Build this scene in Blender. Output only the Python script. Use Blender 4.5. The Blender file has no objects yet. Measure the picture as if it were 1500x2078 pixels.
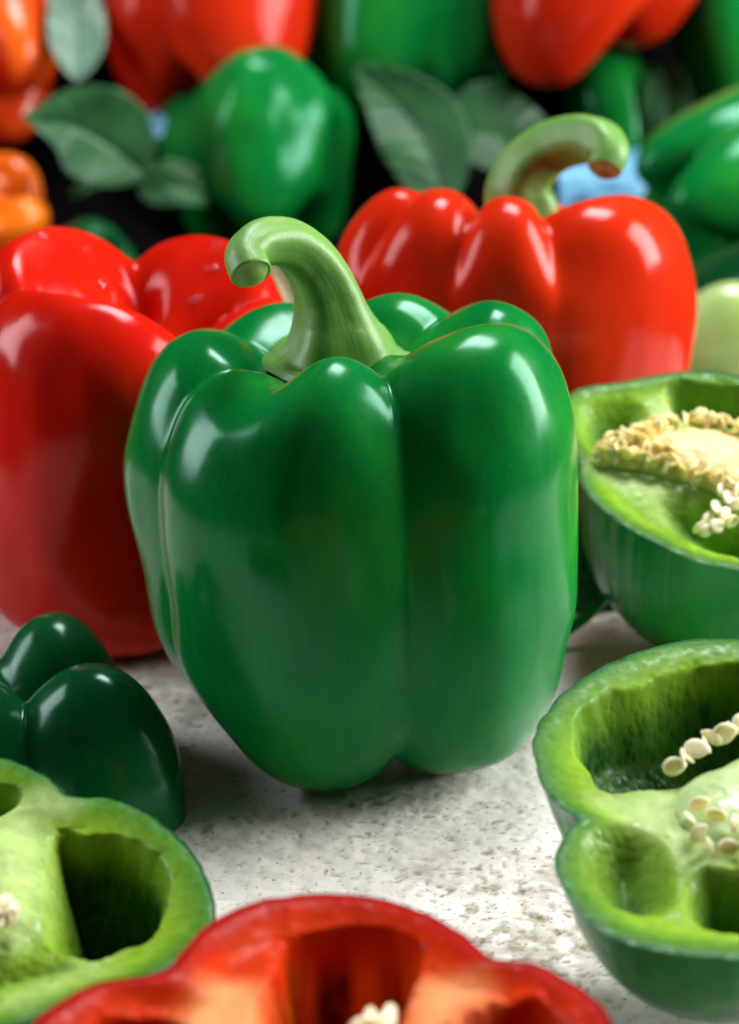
import bpy, math, random
import numpy as np
from mathutils import Vector, Matrix, Euler
R_ = math.radians
CM = 0.01                       # every number below is in centimetres
sc = bpy.context.scene
COL = sc.collection

# ------------------------------------------------------------------ camera
cd = bpy.data.cameras.new('camera'); cam = bpy.data.objects.new('camera', cd); COL.objects.link(cam)
cam.location = (0, -49*CM, 23*CM); cam.rotation_euler = (R_(70), 0, 0)
cd.sensor_fit = 'HORIZONTAL'; cd.sensor_width = 24; cd.lens = 81.6
cd.clip_start = 0.02; cd.clip_end = 20
cd.dof.use_dof = True; cd.dof.focus_distance = 0.474; cd.dof.aperture_fstop = 14.5
sc.camera = cam

# ------------------------------------------------------------------ world, lamps, exposure
w = bpy.data.worlds.new('World'); sc.world = w; w.use_nodes = True
bg = w.node_tree.nodes['Background']; bg.inputs[0].default_value = (0.55, 0.72, 0.85, 1); bg.inputs[1].default_value = 0.03
sc.view_settings.view_transform = 'Standard'; sc.view_settings.look = 'None'
sc.view_settings.exposure = 0.18; sc.view_settings.gamma = 1.0
def softbox(name, loc, target, sx, sy, watts, col):
    l = bpy.data.lights.new(name, 'AREA'); l.shape = 'RECTANGLE'; l.size = sx*CM; l.size_y = sy*CM
    l.energy = watts; l.color = col
    o = bpy.data.objects.new(name, l); COL.objects.link(o)
    o.location = [c*CM for c in loc]
    d = Vector(target)-Vector(loc); o.rotation_euler = d.to_track_quat('-Z', 'Y').to_euler()
    return o
softbox('softbox_key', (76, 12, 38), (0, 2, 4), 36, 58, 12.5, (1.0, 0.99, 0.965))
softbox('softbox_side', (-76, 14, 36), (0, 4, 5), 30, 48, 4.2, (0.93, 0.97, 1.0))
softbox('softbox_top', (16, 36, 97), (0, 0, 2), 38, 28, 10.5, (0.97, 0.985, 1.0))

# ------------------------------------------------------------------ maths helpers
def ss(a, b, x):
    t = np.clip((x-a)/(b-a), 0, 1); return t*t*(3-2*t)
def vnoise(p, seed=0):
    p = np.asarray(p, float); i = np.floor(p).astype(np.int64); f = p-i; f = f*f*(3-2*f)
    def h(a, b, c):
        n = (a*73856093) ^ (b*19349663) ^ (c*83492791) ^ (seed*2654435761)
        n = (n ^ (n >> 13))*1274126177 & 0x7fffffff
        n = (n ^ (n >> 16))*668265263 & 0x7fffffff
        return (n ^ (n >> 15) & 0xffff) % 65536/32767.5-1
    x, y, z = i[..., 0], i[..., 1], i[..., 2]; u, v, t = f[..., 0], f[..., 1], f[..., 2]
    def l(a, b, k): return a+(b-a)*k
    return l(l(l(h(x,y,z),h(x+1,y,z),u),l(h(x,y+1,z),h(x+1,y+1,z),u),v),
             l(l(h(x,y,z+1),h(x+1,y,z+1),u),l(h(x,y+1,z+1),h(x+1,y+1,z+1),u),v),t)
def fbm(p, seed=0, o=3):
    p = np.asarray(p, float); r = 0; a = 1
    for k in range(o): r = r+a*vnoise(p*2**k+k*17.3, seed+k); a *= .5
    return r
def spline(pts, n):
    """open Catmull-Rom through rows of pts, n samples"""
    P = np.asarray(pts, float); P = np.vstack([2*P[0]-P[1], P, 2*P[-1]-P[-2]])
    u = np.linspace(0, len(pts)-1-1e-9, n); i = u.astype(int); t = (u-i)[:, None]
    a, b, c, d = P[i], P[i+1], P[i+2], P[i+3]
    return .5*((2*b)+(c-a)*t+(2*a-5*b+4*c-d)*t*t+(3*b-a-3*c+d)*t**3)
def pspline(xs, ys, x, per=360.):
    """periodic smooth interpolation"""
    xs = np.asarray(xs, float) % per; o = np.argsort(xs); xs = xs[o]; ys = np.asarray(ys, float)[o]; n = len(xs)
    X = np.concatenate([xs-per, xs, xs+per]); Y = np.concatenate([ys]*3)
    m = np.gradient(Y, X)
    x = np.asarray(x) % per; i = np.searchsorted(X, x)-1; hh = X[i+1]-X[i]; t = (x-X[i])/hh
    return (2*t**3-3*t*t+1)*Y[i]+(t**3-2*t*t+t)*hh*m[i]+(-2*t**3+3*t*t)*Y[i+1]+(t**3-t*t)*hh*m[i+1]
def closed(pts, k=8):
    P = np.asarray(pts, float); out = []
    n = len(P)
    for i in range(n):
        a, b, c, d = P[i-1], P[i], P[(i+1) % n], P[(i+2) % n]
        for t in np.arange(k)/k: out.append(.5*((2*b)+(c-a)*t+(2*a-5*b+4*c-d)*t*t+(3*b-a-3*c+d)*t**3))
    return np.array(out)
def inside_dist(X, Y, poly):
    """signed distance to a closed outline, positive inside"""
    x, y = X.ravel(), Y.ravel(); A = poly; B = np.roll(poly, -1, 0)
    best = np.full(x.shape, 1e9); ins = np.zeros(x.shape, bool)
    for (ax, ay), (bx, by) in zip(A, B):
        dx, dy = bx-ax, by-ay; L = dx*dx+dy*dy+1e-12
        t = np.clip(((x-ax)*dx+(y-ay)*dy)/L, 0, 1)
        best = np.minimum(best, (x-ax-t*dx)**2+(y-ay-t*dy)**2)
        c = ((ay > y) != (by > y)); xi = ax+(y-ay)*dx/(dy if abs(dy) > 1e-12 else 1e-12); ins ^= c & (x < xi)
    d = np.sqrt(best); return np.where(ins, d, -d).reshape(X.shape)

# ------------------------------------------------------------------ object helpers
def link(name, me, m=None, parent=None, loc=None, rot=None):
    o = bpy.data.objects.new(name, me); COL.objects.link(o)
    if m is not None and me is not None and not me.materials: me.materials.append(m)
    if parent: o.parent = parent
    if loc is not None: o.location = [c*CM for c in loc]
    if rot is not None: o.rotation_euler = [R_(a) for a in rot]
    return o
def tag(o, label, cat, group=None):
    o['label'] = label; o['category'] = cat
    if group: o['group'] = group
    return o
def thing(name, label, cat, loc=(0,0,0), rot=(0,0,0), group=None):
    return tag(link(name, None, loc=loc, rot=rot), label, cat, group)
def mesh(name, verts, faces, cols=None, smooth=True):
    me = bpy.data.meshes.new(name); me.from_pydata((np.asarray(verts, float)*CM).tolist(), [], faces)
    if smooth: me.polygons.foreach_set('use_smooth', np.ones(len(me.polygons), bool))
    if cols is not None:
        c = np.ones((len(verts), 4), np.float32); c[:, :np.shape(cols)[1]] = cols
        a = me.color_attributes.new('tint', 'FLOAT_COLOR', 'POINT'); a.data.foreach_set('color', c.ravel())
    me.update(); return me
def grid(name, V, wrap=True, pole0=False, pole1=False, cols=None):
    """rows x columns grid of points -> mesh; a pole row collapses into one vertex"""
    n, m, _ = V.shape; idx = np.arange(n*m).reshape(n, m); vs = V.reshape(-1, 3); cc = None if cols is None else cols.reshape(n*m, -1)
    F = []; J = range(m if wrap else m-1)
    r0 = 1 if pole0 else 0; r1 = n-2 if pole1 else n-1
    a = idx[r0:r1]; b = idx[r0+1:r1+1]
    if wrap: a2, b2 = np.roll(a, -1, 1), np.roll(b, -1, 1); q = np.stack([a, a2, b2, b], -1)
    else: q = np.stack([a[:, :-1], a[:, 1:], b[:, 1:], b[:, :-1]], -1)
    F = q.reshape(-1, 4).tolist()
    if pole0: F += [[int(idx[0, 0]), int(idx[1, (j+1) % m]), int(idx[1, j])] for j in J]
    if pole1: F += [[int(idx[-1, 0]), int(idx[-2, j]), int(idx[-2, (j+1) % m])] for j in J]
    keep = np.ones(n*m, bool)
    if pole0: keep[idx[0, 1:]] = False
    if pole1: keep[idx[-1, 1:]] = False
    new = np.cumsum(keep)-1
    F = [[int(new[k]) for k in f] for f in F]
    return mesh(name, vs[keep], F, None if cc is None else cc[keep])

# ------------------------------------------------------------------ materials
class N:
    def __init__(s, name):
        s.m = bpy.data.materials.new(name); s.m.use_nodes = True; s.t = s.m.node_tree; s.b = s.t.nodes['Principled BSDF']
        s.tc = s.t.nodes.new('ShaderNodeTexCoord')
    def new(s, k, **kw):
        n = s.t.nodes.new(k)
        for a, v in kw.items(): setattr(n, a, v)
        return n
    def l(s, a, b): s.t.links.new(a, b)
    def set(s, **kw):
        for k, v in kw.items(): s.b.inputs[k.replace('_', ' ')].default_value = v
    def coord(s, scale=(1,1,1), loc=(0,0,0)):
        mp = s.new('ShaderNodeMapping'); mp.inputs['Scale'].default_value = scale; mp.inputs['Location'].default_value = loc
        s.l(s.tc.outputs['Object'], mp.inputs['Vector']); return mp.outputs[0]
    def noise(s, vec, scale, detail=3, rough=.55):
        n = s.new('ShaderNodeTexNoise'); n.inputs['Scale'].default_value = scale; n.inputs['Detail'].default_value = detail
        n.inputs['Roughness'].default_value = rough; s.l(vec, n.inputs['Vector']); return n.outputs['Fac']
    def ramp(s, fac, stops):
        r = s.new('ShaderNodeValToRGB'); e = r.color_ramp.elements
        while len(e) < len(stops): e.new(.5)
        for el, (p, c) in zip(e, stops): el.position = p; el.color = (*c, 1) if len(c) == 3 else c
        s.l(fac, r.inputs[0]); return r.outputs[0]
    def mix(s, fac, a, b, mode='MIX'):
        n = s.new('ShaderNodeMix', data_type='RGBA', blend_type=mode)
        for v, k in ((fac, 0), (a, 6), (b, 7)):
            if hasattr(v, 'is_output'): s.l(v, n.inputs[k])
            else: n.inputs[k].default_value = v if k == 0 else (*v, 1)
        return n.outputs[2]
    def bump(s, h, strength, dist, prev=None):
        b = s.new('ShaderNodeBump'); b.inputs['Strength'].default_value = strength; b.inputs['Distance'].default_value = dist*CM
        s.l(h, b.inputs['Height'])
        if prev: s.l(prev, b.inputs['Normal'])
        return b.outputs[0]
    def mult(s, a, k):
        n = s.new('ShaderNodeMath', operation='MULTIPLY'); s.l(a, n.inputs[0]); n.inputs[1].default_value = k; return n.outputs[0]

def skin_mat(name, dark, mid, light, rough=.19, coat=.0, sss=.04, radius=(.3,.3,.1), seed=0., bump=.05, tint=(1,1,1)):
    """glossy pepper skin: long faint streaks, soft mottling, pin-prick freckles, orange-peel relief"""
    n = N(name); st = n.noise(n.coord((1,1,.06),(seed,seed*2,0)), 900, 4, .65); mo = n.noise(n.coord((1,1,.55),(seed,0,seed)), 38, 3, .5)
    base = n.ramp(mo, [(.22, dark), (.5, mid), (.82, light)])
    c = n.mix(.15, base, n.ramp(st, [(.3, tuple(x*.7 for x in dark)), (.52, mid), (.75, tuple(x*1.15 for x in light))]))
    v = n.new('ShaderNodeTexVoronoi'); v.inputs['Scale'].default_value = 420; n.l(n.coord(), v.inputs['Vector'])
    fr = n.ramp(v.outputs['Distance'], [(.08, (.6,.6,.6)), (.20, (0,0,0))])
    scar = n.ramp(n.noise(n.coord((1,1,.5),(seed+2,1,0)), 150, 5, .7), [(.66, (0,0,0)), (.72, (.5,.5,.5))])
    c = n.mix(scar, c, tuple(x*1.2+.012 for x in light))
    c = n.mix(n.mult(fr, .16), c, tuple(min(1, x*1.6+.02) for x in light))
    n.l(c, n.b.inputs['Base Color'])
    rr = n.ramp(n.noise(n.coord(), 130, 4), [(.3, (rough*.8,)*3), (.75, (rough*1.35,)*3)]); n.l(rr, n.b.inputs['Roughness'])
    n.set(Coat_Weight=coat, Coat_Roughness=.10, Subsurface_Weight=sss, Subsurface_Radius=radius, Subsurface_Scale=.008, IOR=1.34); n.b.inputs['Specular Tint'].default_value = (*tint, 1)
    b = n.bump(n.noise(n.coord((1,1,.35)), 90, 4, .55), bump, .12)
    b = n.bump(n.noise(n.coord((1,1,.6)), 1500, 2), bump*.6, .006, b)
    n.l(b, n.b.inputs['Normal']); n.l(n.bump(n.noise(n.coord((1,1,.35)), 90, 4, .55), bump*.8, .12), n.b.inputs['Coat Normal'])
    return n.m
M = {}
M['green'] = skin_mat('green_pepper_skin', (.001,.090,.021), (.002,.160,.028), (.018,.245,.020), seed=.1, tint=(.40,.95,.78))
M['green_lime'] = skin_mat('lighter_green_pepper_skin', (.002,.105,.016), (.008,.185,.022), (.045,.27,.018), seed=.3, tint=(.40,.95,.78))
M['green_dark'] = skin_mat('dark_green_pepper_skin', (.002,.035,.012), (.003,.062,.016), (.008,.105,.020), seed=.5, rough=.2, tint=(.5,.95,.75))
M['red'] = skin_mat('red_pepper_skin', (.46,.013,.003), (.56,.021,.004), (.66,.040,.006), seed=.2, radius=(.8,.1,.05), sss=.05, rough=.16, tint=(1,.5,.52))
M['red_deep'] = skin_mat('deep_red_pepper_skin', (.44,.005,.003), (.54,.009,.003), (.64,.022,.005), seed=.7, radius=(.8,.1,.05), sss=.05, rough=.16, tint=(1,.5,.52))
M['orange'] = skin_mat('orange_pepper_skin', (.70,.085,.006), (.82,.17,.008), (.90,.27,.012), seed=.4, radius=(.8,.3,.05), sss=.1)
M['orange_red'] = skin_mat('orange_red_pepper_skin', (.62,.035,.006), (.74,.060,.007), (.86,.20,.010), seed=.9, radius=(.8,.2,.05), sss=.1)

def flesh_mat(name, sub, rough=.46, rad=(.5,.6,.15), wet=.03):
    """cut pepper flesh: tint attribute (skin edge / wall / rib / hollow lining), juicy grain, blistered lining"""
    n = N(name); a = n.new('ShaderNodeAttribute', attribute_name='tint')
    g = n.noise(n.coord(), 900, 4, .6); g2 = n.noise(n.coord((1,1,1),(3,1,2)), 110, 4, .6)
    c = n.mix(.35, a.outputs['Color'], n.ramp(g, [(.3, (.40,.40,.40)), (.7, (.60,.60,.60))]), 'OVERLAY')
    c = n.mix(.5, c, n.ramp(g2, [(.3, (.40,.42,.38)), (.7, (.62,.60,.58))]), 'OVERLAY')
    v = n.new('ShaderNodeTexVoronoi', feature='F1'); v.inputs['Scale'].default_value = 620; v.inputs['Randomness'].default_value = .9
    n.l(n.coord((1,1,.55)), v.inputs['Vector'])
    cell = n.ramp(v.outputs['Distance'], [(.25, (1,1,1)), (.62, (0,0,0))])
    lin = n.mix(1, a.outputs['Alpha'], cell, 'MULTIPLY')
    c = n.mix(n.mult(n.mix(1, a.outputs['Alpha'], n.ramp(v.outputs['Distance'], [(.40, (0,0,0)), (.68, (1,1,1))]), 'MULTIPLY'), .13), c, (.30,.44,.10) if 'green' in name else (.80,.16,.02))
    n.l(c, n.b.inputs['Base Color'])
    n.l(n.ramp(n.noise(n.coord(), 500, 3), [(.35, (rough*.5,)*3), (.65, (rough*1.4,)*3)]), n.b.inputs['Roughness'])
    n.set(Subsurface_Weight=sub, Subsurface_Radius=rad, Subsurface_Scale=.006, Coat_Weight=wet, Coat_Roughness=.15, IOR=1.33)
    b = n.bump(g, .18, .02); b = n.bump(g2, .15, .05, b); b = n.bump(lin, .28, .04, b)
    n.l(b, n.b.inputs['Normal']); n.l(b, n.b.inputs['Coat Normal']); n.b.inputs['Specular IOR Level'].default_value = .36 if 'green' in name else .12; n.b.inputs['Specular Tint'].default_value = (.7, 1, .75, 1) if 'green' in name else (1, .4, .36, 1)
    return n.m
M['flesh_green'] = flesh_mat('green_pepper_flesh', .10)
M['flesh_red'] = flesh_mat('red_pepper_flesh', .06, rad=(.9,.25,.08))
def plain(name, stops, scale, rough=.5, sss=0., bump=.2, bd=.03, coat=0., vec=(1,1,1), rad=(.5,.5,.3)):
    n = N(name); f = n.noise(n.coord(vec), scale, 4, .6); n.l(n.ramp(f, stops), n.b.inputs['Base Color'])
    n.set(Roughness=rough, Subsurface_Weight=sss, Subsurface_Radius=rad, Subsurface_Scale=.004, Coat_Weight=coat, Coat_Roughness=.15)
    n.l(n.bump(f, bump, bd), n.b.inputs['Normal']); return n.m
M['seed'] = plain('pepper_seed', [(.3, (.84,.70,.40)), (.6, (.90,.82,.58))], 300, .4, .4)
M['seed_yellow'] = plain('yellow_pepper_seed', [(.3, (.80,.60,.22)), (.6, (.88,.74,.40))], 300, .4, .45)
M['core_yellow'] = plain('yellow_placenta', [(.3, (.72,.52,.18)), (.65, (.78,.64,.33))], 160, .45, .25, .4, .05)
M['core_green'] = plain('pale_green_placenta', [(.3, (.39,.54,.20)), (.65, (.48,.62,.28))], 120, .4, .25, .3, .04, .2)
M['core_peach'] = plain('peach_placenta', [(.3, (.80,.30,.12)), (.65, (.86,.50,.30))], 120, .4, .25, .3, .04, .2)
M['stem_cut'] = plain('cut_stem_end', [(.3, (.17,.32,.06)), (.6, (.26,.42,.11))], 200, .5, .1, .5, .05)
M['stem_brown'] = plain('dried_stem_end', [(.3, (.14,.09,.015)), (.6, (.30,.26,.06))], 200, .6, 0, .6, .06)
M['leaf'] = plain('pepper_leaf', [(.3, (.006,.050,.013)), (.65, (.020,.105,.026))], 90, .55, 0, .3, .05, .1)
M['leaf_grey'] = plain('grey_green_leaf', [(.3, (.05,.12,.075)), (.65, (.14,.24,.17))], 60, .5, 0, .3, .05, .15)
M['leaf_dry'] = plain('olive_dry_leaf', [(.3, (.20,.17,.07)), (.65, (.33,.29,.14))], 60, .6, .05, .3, .05)
M['blue'] = plain('light_blue_cloth', [(.3, (.13,.40,.66)), (.65, (.22,.52,.76))], 120, .8, 0, .3, .03)
M['dark'] = plain('dark_cloth', [(.3, (.003,.0026,.003)), (.65, (.006,.005,.0055))], 80, .9, 0, .3, .05)
for k_, v_ in (('dark', 0), ('leaf', .25), ('leaf_grey', .25)): M[k_].node_tree.nodes['Principled BSDF'].inputs['Specular IOR Level'].default_value = v_
M['pale'] = plain('pale_lime_flesh', [(.3, (.26,.42,.10)), (.65, (.40,.54,.22))], 45, .3, .2, .2, .05, .3)
M['pinkish'] = plain('pinkish_scrap', [(.3, (.55,.28,.2)), (.65, (.7,.5,.4))], 150, .5, .2, .4, .05)

def stem_mat():
    n = N('pepper_stem'); a = n.new('ShaderNodeAttribute', attribute_name='tint')
    mp = n.new('ShaderNodeMapping'); mp.inputs['Scale'].default_value = (1, 1, .22); n.l(a.outputs['Vector'], mp.inputs['Vector'])
    st = n.noise(mp.outputs[0], 15, 4, .55); mo = n.noise(n.coord(), 70, 4, .6)
    c = n.mix(.4, n.ramp(st, [(.25, (.115,.28,.048)), (.5, (.150,.335,.065)), (.8, (.21,.40,.10))]), n.ramp(mo, [(.3, (.075,.23,.04)), (.7, (.20,.38,.08))]))
    sp = n.noise(n.coord(), 750, 3, .6); c = n.mix(n.mult(n.ramp(sp, [(.62, (0,0,0)), (.72, (1,1,1))]), .35), c, (.45,.55,.28))
    n.l(c, n.b.inputs['Base Color']); n.set(Roughness=.40, Subsurface_Weight=.10, Subsurface_Radius=(.4,.6,.2), Subsurface_Scale=.004, IOR=1.4)
    b = n.bump(st, .15, .05); b = n.bump(n.noise(n.coord(), 420, 4), .35, .025, b); n.l(b, n.b.inputs['Normal']); return n.m
M['stem'] = stem_mat()
def stone_mat():
    n = N('pitted_limestone'); P = n.coord()
    a = n.new('ShaderNodeAttribute', attribute_name='tint'); sep = n.new('ShaderNodeSeparateColor'); n.l(a.outputs['Color'], sep.inputs[0])
    big = n.noise(P, 28, 4, .6); fine = n.noise(P, 520, 5, .7); sp = n.noise(n.coord((1,1,1),(1,2,3)), 900, 3, .6)
    c = n.ramp(big, [(.3, (.64,.61,.55)), (.5, (.71,.685,.63)), (.7, (.76,.74,.695))])
    c = n.mix(.6, c, n.ramp(fine, [(.25, (.38,.37,.35)), (.45, (.50,.50,.495)), (.7, (.60,.60,.60))]), 'OVERLAY')
    vo = n.new('ShaderNodeTexVoronoi'); vo.inputs['Scale'].default_value = 620; n.l(P, vo.inputs['Vector'])
    dot = n.ramp(vo.outputs['Distance'], [(.13, (1,1,1)), (.24, (0,0,0))]); sc_ = n.new('ShaderNodeSeparateColor'); n.l(vo.outputs['Color'], sc_.inputs[0])
    pick = n.ramp(sc_.outputs[0], [(.62, (0,0,0)), (.66, (1,1,1))])
    c = n.mix(n.mult(n.mix(1, dot, pick, 'MULTIPLY'), .8), c, (.20,.15,.085))
    c = n.mix(n.ramp(sp, [(.63, (0,0,0)), (.70, (.6,.6,.6))]), c, (.22,.175,.11))
    pit = n.mix(1, sep.outputs[0], n.ramp(n.noise(P, 700, 3), [(.3, (.35,.35,.35)), (.6, (1,1,1))]), 'MULTIPLY')
    c = n.mix(n.mult(sep.outputs[1], .75), c, (.25,.205,.13)); c = n.mix(pit, c, (.17,.13,.07)); n.l(c, n.b.inputs['Base Color']); n.set(Roughness=.85)
    b = n.bump(fine, .35, .035); b = n.bump(n.noise(P, 210, 4, .65), .22, .07, b); n.l(b, n.b.inputs['Normal']); return n.m
M['stone'] = stone_mat()
def water_mat():
    n = N('water'); n.set(Base_Color=(1,1,1,1), Roughness=.02, IOR=1.33, Transmission_Weight=1.0); return n.m
M['water'] = water_mat()

# ------------------------------------------------------------------ the stone surface and the dark cloth behind
def axis(lo, a, b, hi, fine, n_out):
    return np.concatenate([np.linspace(lo, a, n_out, endpoint=False), np.arange(a, b, fine), np.linspace(b, hi, n_out)])
gx = axis(-27, -13, 13, 27, .065, 12); gy = axis(-25.5, -21, 12, 44, .065, 14)
GX, GY = np.meshgrid(gx, gy); Pg = np.stack([GX, GY, np.zeros_like(GX)], -1)
near = ss(-19, -8, -np.abs(GX))*ss(-26, -20, GY)*ss(-30, -10, -GY)
rough_patch = np.clip(.12+.9*np.exp(-(((GX-3.4)/2.6)**2+((GY+8.2)/3.0)**2))+.35*fbm(Pg*.22, 5)+.45*ss(-2, 4, GY)*ss(-8, -3, GX*-1-8+5), 0, 1)
pitn = fbm(Pg*4.6, 11, 3); pitm = ss(.95, 1.30, pitn+.95*rough_patch+.2*fbm(Pg*.9, 14, 2))*near
pit2 = ss(.78, 1.05, fbm(Pg*7.3, 23, 2)+.6*rough_patch)*near
GZ = (.05*fbm(Pg*.55, 3)+.016*fbm(Pg*2.0, 7)+.008*fbm(Pg*5.5, 8, 2)-.012*pitm-.012*pit2+.010*fbm(Pg*9., 61, 2)*(.4+rough_patch))*near-.03
dirt = np.clip(.75*pitm+.6*pit2, 0, 1); stain = np.clip(rough_patch*1.1+.35*fbm(Pg*.8, 71)-.25, 0, 1)*ss(-.5, .5, fbm(Pg*3.1, 77, 3)+.4*rough_patch)
Vg = np.stack([GX, GY, GZ], -1); Vg[[0, -1], :, 2] = -4.5; Vg[:, [0, -1], 2] = -4.5
ground = link('ground', grid('ground', Vg, wrap=False, cols=np.stack([dirt, stain, 0*dirt], -1)), M['stone']); ground['kind'] = 'structure'
fx, fy = np.meshgrid(np.linspace(-160, 160, 12), np.linspace(-150, 160, 12))
floor = link('floor', grid('floor', np.stack([fx, fy, 0*fx-5], -1), wrap=False), M['dark']); floor['kind'] = 'structure'
bx = np.linspace(-110, 110, 90); by = np.linspace(0, 1, 60)
BX, BT = np.meshgrid(bx, by); prof = spline([(18.5,.03),(30,.10),(42,.3),(46,2.2),(54,7.5),(66,15),(80,34),(86,70),(88,140)], 60)  # near strip of cloth added so the red pepper reflects no pale stone
BY = np.repeat(prof[:, :1], 90, 1); BZ = np.repeat(prof[:, 1:], 90, 1)
wr = fbm(np.stack([BX*.12, BY*.2, BZ*.15], -1), 40); BZ = BZ+.8*wr*ss(.3, 4, BZ); BY = BY+.6*wr*ss(30, 60, BZ)
back = link('backdrop', grid('backdrop', np.stack([BX, BY, BZ], -1), wrap=False), M['dark']); back['kind'] = 'structure'

# ------------------------------------------------------------------ whole peppers
#   columns: radius, height, radial groove weight, bottom groove lift, top groove drop
PROFILE = [(0,.10,0,0,0),(.14,.075,.2,.3,0),(.30,.03,.7,.9,0),(.45,.0,1,1,0),(.60,.025,1,.85,0),(.74,.105,.95,.55,0),(.86,.25,.8,.2,0),
           (.945,.45,.65,0,0),(.99,.62,.55,0,0),(.985,.76,.65,0,.08),(.94,.875,.85,0,.35),(.835,.96,.95,0,.75),(.68,1.0,.95,0,1),
           (.52,.975,.7,0,.95),(.38,.90,.4,0,.65),(.26,.85,.2,0,.3),(.12,.83,0,0,0),(0,.83,0,0,0)]
def pepper_points(grooves, lobes, shift=(0,0), dzb=1.2, dzt=.8, power=2.3, minor=(), lump=.10, seed=0, nphi=288, nt=150, profile=PROFILE):
    """grooves: (angle, depth) ascending; lobes[i] lies between grooves i and i+1: (radius, height, bottom)"""
    n = len(grooves); ga = np.array([g[0] for g in grooves], float); gd = np.array([g[1] for g in grooves])
    ga2 = np.append(ga, ga[0]+360); cen = (ga2[:-1]+ga2[1:])/2
    phi = np.arange(nphi)*360/nphi; ph = (phi-ga[0]) % 360+ga[0]
    k = np.clip(np.searchsorted(ga2, ph, 'right')-1, 0, n-1)
    q = (ph-cen[k])/((ga2[k+1]-ga2[k])/2); dep = np.where(q < 0, gd[k], gd[(k+1) % n]); a = np.abs(q); a = np.clip(1+.035-np.sqrt((1-a)**2+.035**2), 0, 1)**power
    Rr = pspline(cen, [l[0] for l in lobes], phi); Hh = pspline(cen, [l[1] for l in lobes], phi); Zb = pspline(cen, [l[2] for l in lobes], phi)
    T = spline(profile, nt); rf, zf, gr, gb, gt = [T[:, i:i+1] for i in range(5)]
    rho = Rr*rf*(1-dep*a*gr)
    rho = np.maximum(rho, 0)
    z = Hh*zf+gb*dzb*(a*dep/.15)-gt*dzt*(a*dep/.15)+Zb*(1-np.clip(zf, 0, 1))**2
    for (ang, wid, dr, dz) in minor:
        g = np.exp(-((((phi-ang+180) % 360)-180)/wid)**2); rho = rho*(1-dr*g*gt); z = z-dz*g*gt
    x = rho*np.sin(np.radians(phi)); y = -rho*np.cos(np.radians(phi))
    P = np.stack([x, y, z], -1); s = (1-np.clip(zf, 0, 1))**1.6
    P[..., 0] += shift[0]*s; P[..., 1] += shift[1]*s
    wgt = np.clip(rf*2.2, 0, 1)[..., None]
    nz = fbm(P*.32, seed, 2); nz2 = fbm(P*np.array([.8,.8,.35]), seed+9, 2)
    d = P.copy(); d[..., 2] = 0; d /= np.linalg.norm(d, axis=-1, keepdims=True)+1e-6
    P = P+d*((nz*lump+nz2*lump*.35)[..., None])*wgt; P[..., 2] += (fbm(P*.45, seed+4, 2)*lump*.6)*wgt[..., 0]
    return P
def body(name, P, m, parent=None, **kw): return link(name, grid(name, P, True, True, True), m, parent, **kw)

def sweep(path, radii, ridges=6, ridge=.06, nring=48, n=110, flat=1.0, seed=0, ridge_fade=.0, tip=.12, dish=.22):
    """tapering ridged tube along a path; closes with a rounded, slightly dished end"""
    C_ = spline(path, n); r = spline(np.array(radii)[:, None], n)[:, 0]
    Tn = np.gradient(C_, axis=0); Tn /= np.linalg.norm(Tn, axis=1, keepdims=True)
    u = np.cross(Tn[0], (0, 1, 0)); u /= np.linalg.norm(u); rows = []
    th = np.arange(nring)*2*np.pi/nring
    for i in range(n):
        u = u-Tn[i]*np.dot(u, Tn[i]); u /= np.linalg.norm(u); v = np.cross(Tn[i], u)
        rr = r[i]*(1+ridge*(1-.75*ss(.7, 1, i/n))*np.cos(ridges*th+.6*np.sin(th+seed)))
        rr = rr*(1+.03*fbm(np.stack([np.cos(th)*1.5, np.sin(th)*1.5, np.full_like(th, i*.06)], -1), seed))
        rows.append(C_[i]+np.outer(rr*np.cos(th), u)*flat+np.outer(rr*np.sin(th), v))
    return np.array(rows), Tn[-1], C_[-1]
def ring_cols(V, k=1.0):
    n, m, _ = V.shape; th = np.arange(m)*2*np.pi/m; t = np.linspace(0, k, n)[:, None]+0*th
    return np.stack([.5+.5*np.cos(th)+0*t, .5+.5*np.sin(th)+0*t, t], -1)
def stem(parent, path, radii, base, m=None, end=None, seed=0, **kw):
    V, t, c = sweep(path, radii, seed=seed, **kw)
    last = V[-1]; cap = []
    for f, o in ((.985, .035), (.94, .05)): cap.append(c+(last-c)*f+t*o)
    V = np.concatenate([V, np.array(cap)]); o = link('stem', grid('stem', V, cols=ring_cols(V)), m or M['stem'], parent)
    e = [V[-1]]
    for f, d in ((.85, .01), (.6, -.10), (.3, -.14), (0, -.15)): e.append(c+(last-c)*f+t*(.05-d*1.1))
    link('stem_end', grid('stem_end', np.array(e), True, False, True), end or M['stem_cut'], o)
    th = np.arange(96)*2*np.pi/96; bx_, by_, bz, br = base     # calyx collar hugging the shoulder hollow
    lob = 1+.10*np.cos(5*th+seed)+.05*np.cos(11*th+2*seed)+.03*np.sin(17*th)
    rows = []
    for f, h in ((1.0, -.10), (1.02, -.02), (.96, .05), (.84, .11), (.68, .21), (.5, .36), (.36, .5)):
        rows.append(np.stack([bx_+br*f*(1+(lob-1)*min(1, (f-.3)*1.7))*np.cos(th), by_+br*f*(1+(lob-1)*min(1, (f-.3)*1.7))*np.sin(th), np.full_like(th, bz+h)+.05*np.cos(5*th+seed)*f+.17*br*f*np.cos(th-.5)], -1))
    link('calyx', grid('calyx', np.array(rows), cols=ring_cols(np.array(rows), .3)), M['stem'], o)
    return o

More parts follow.
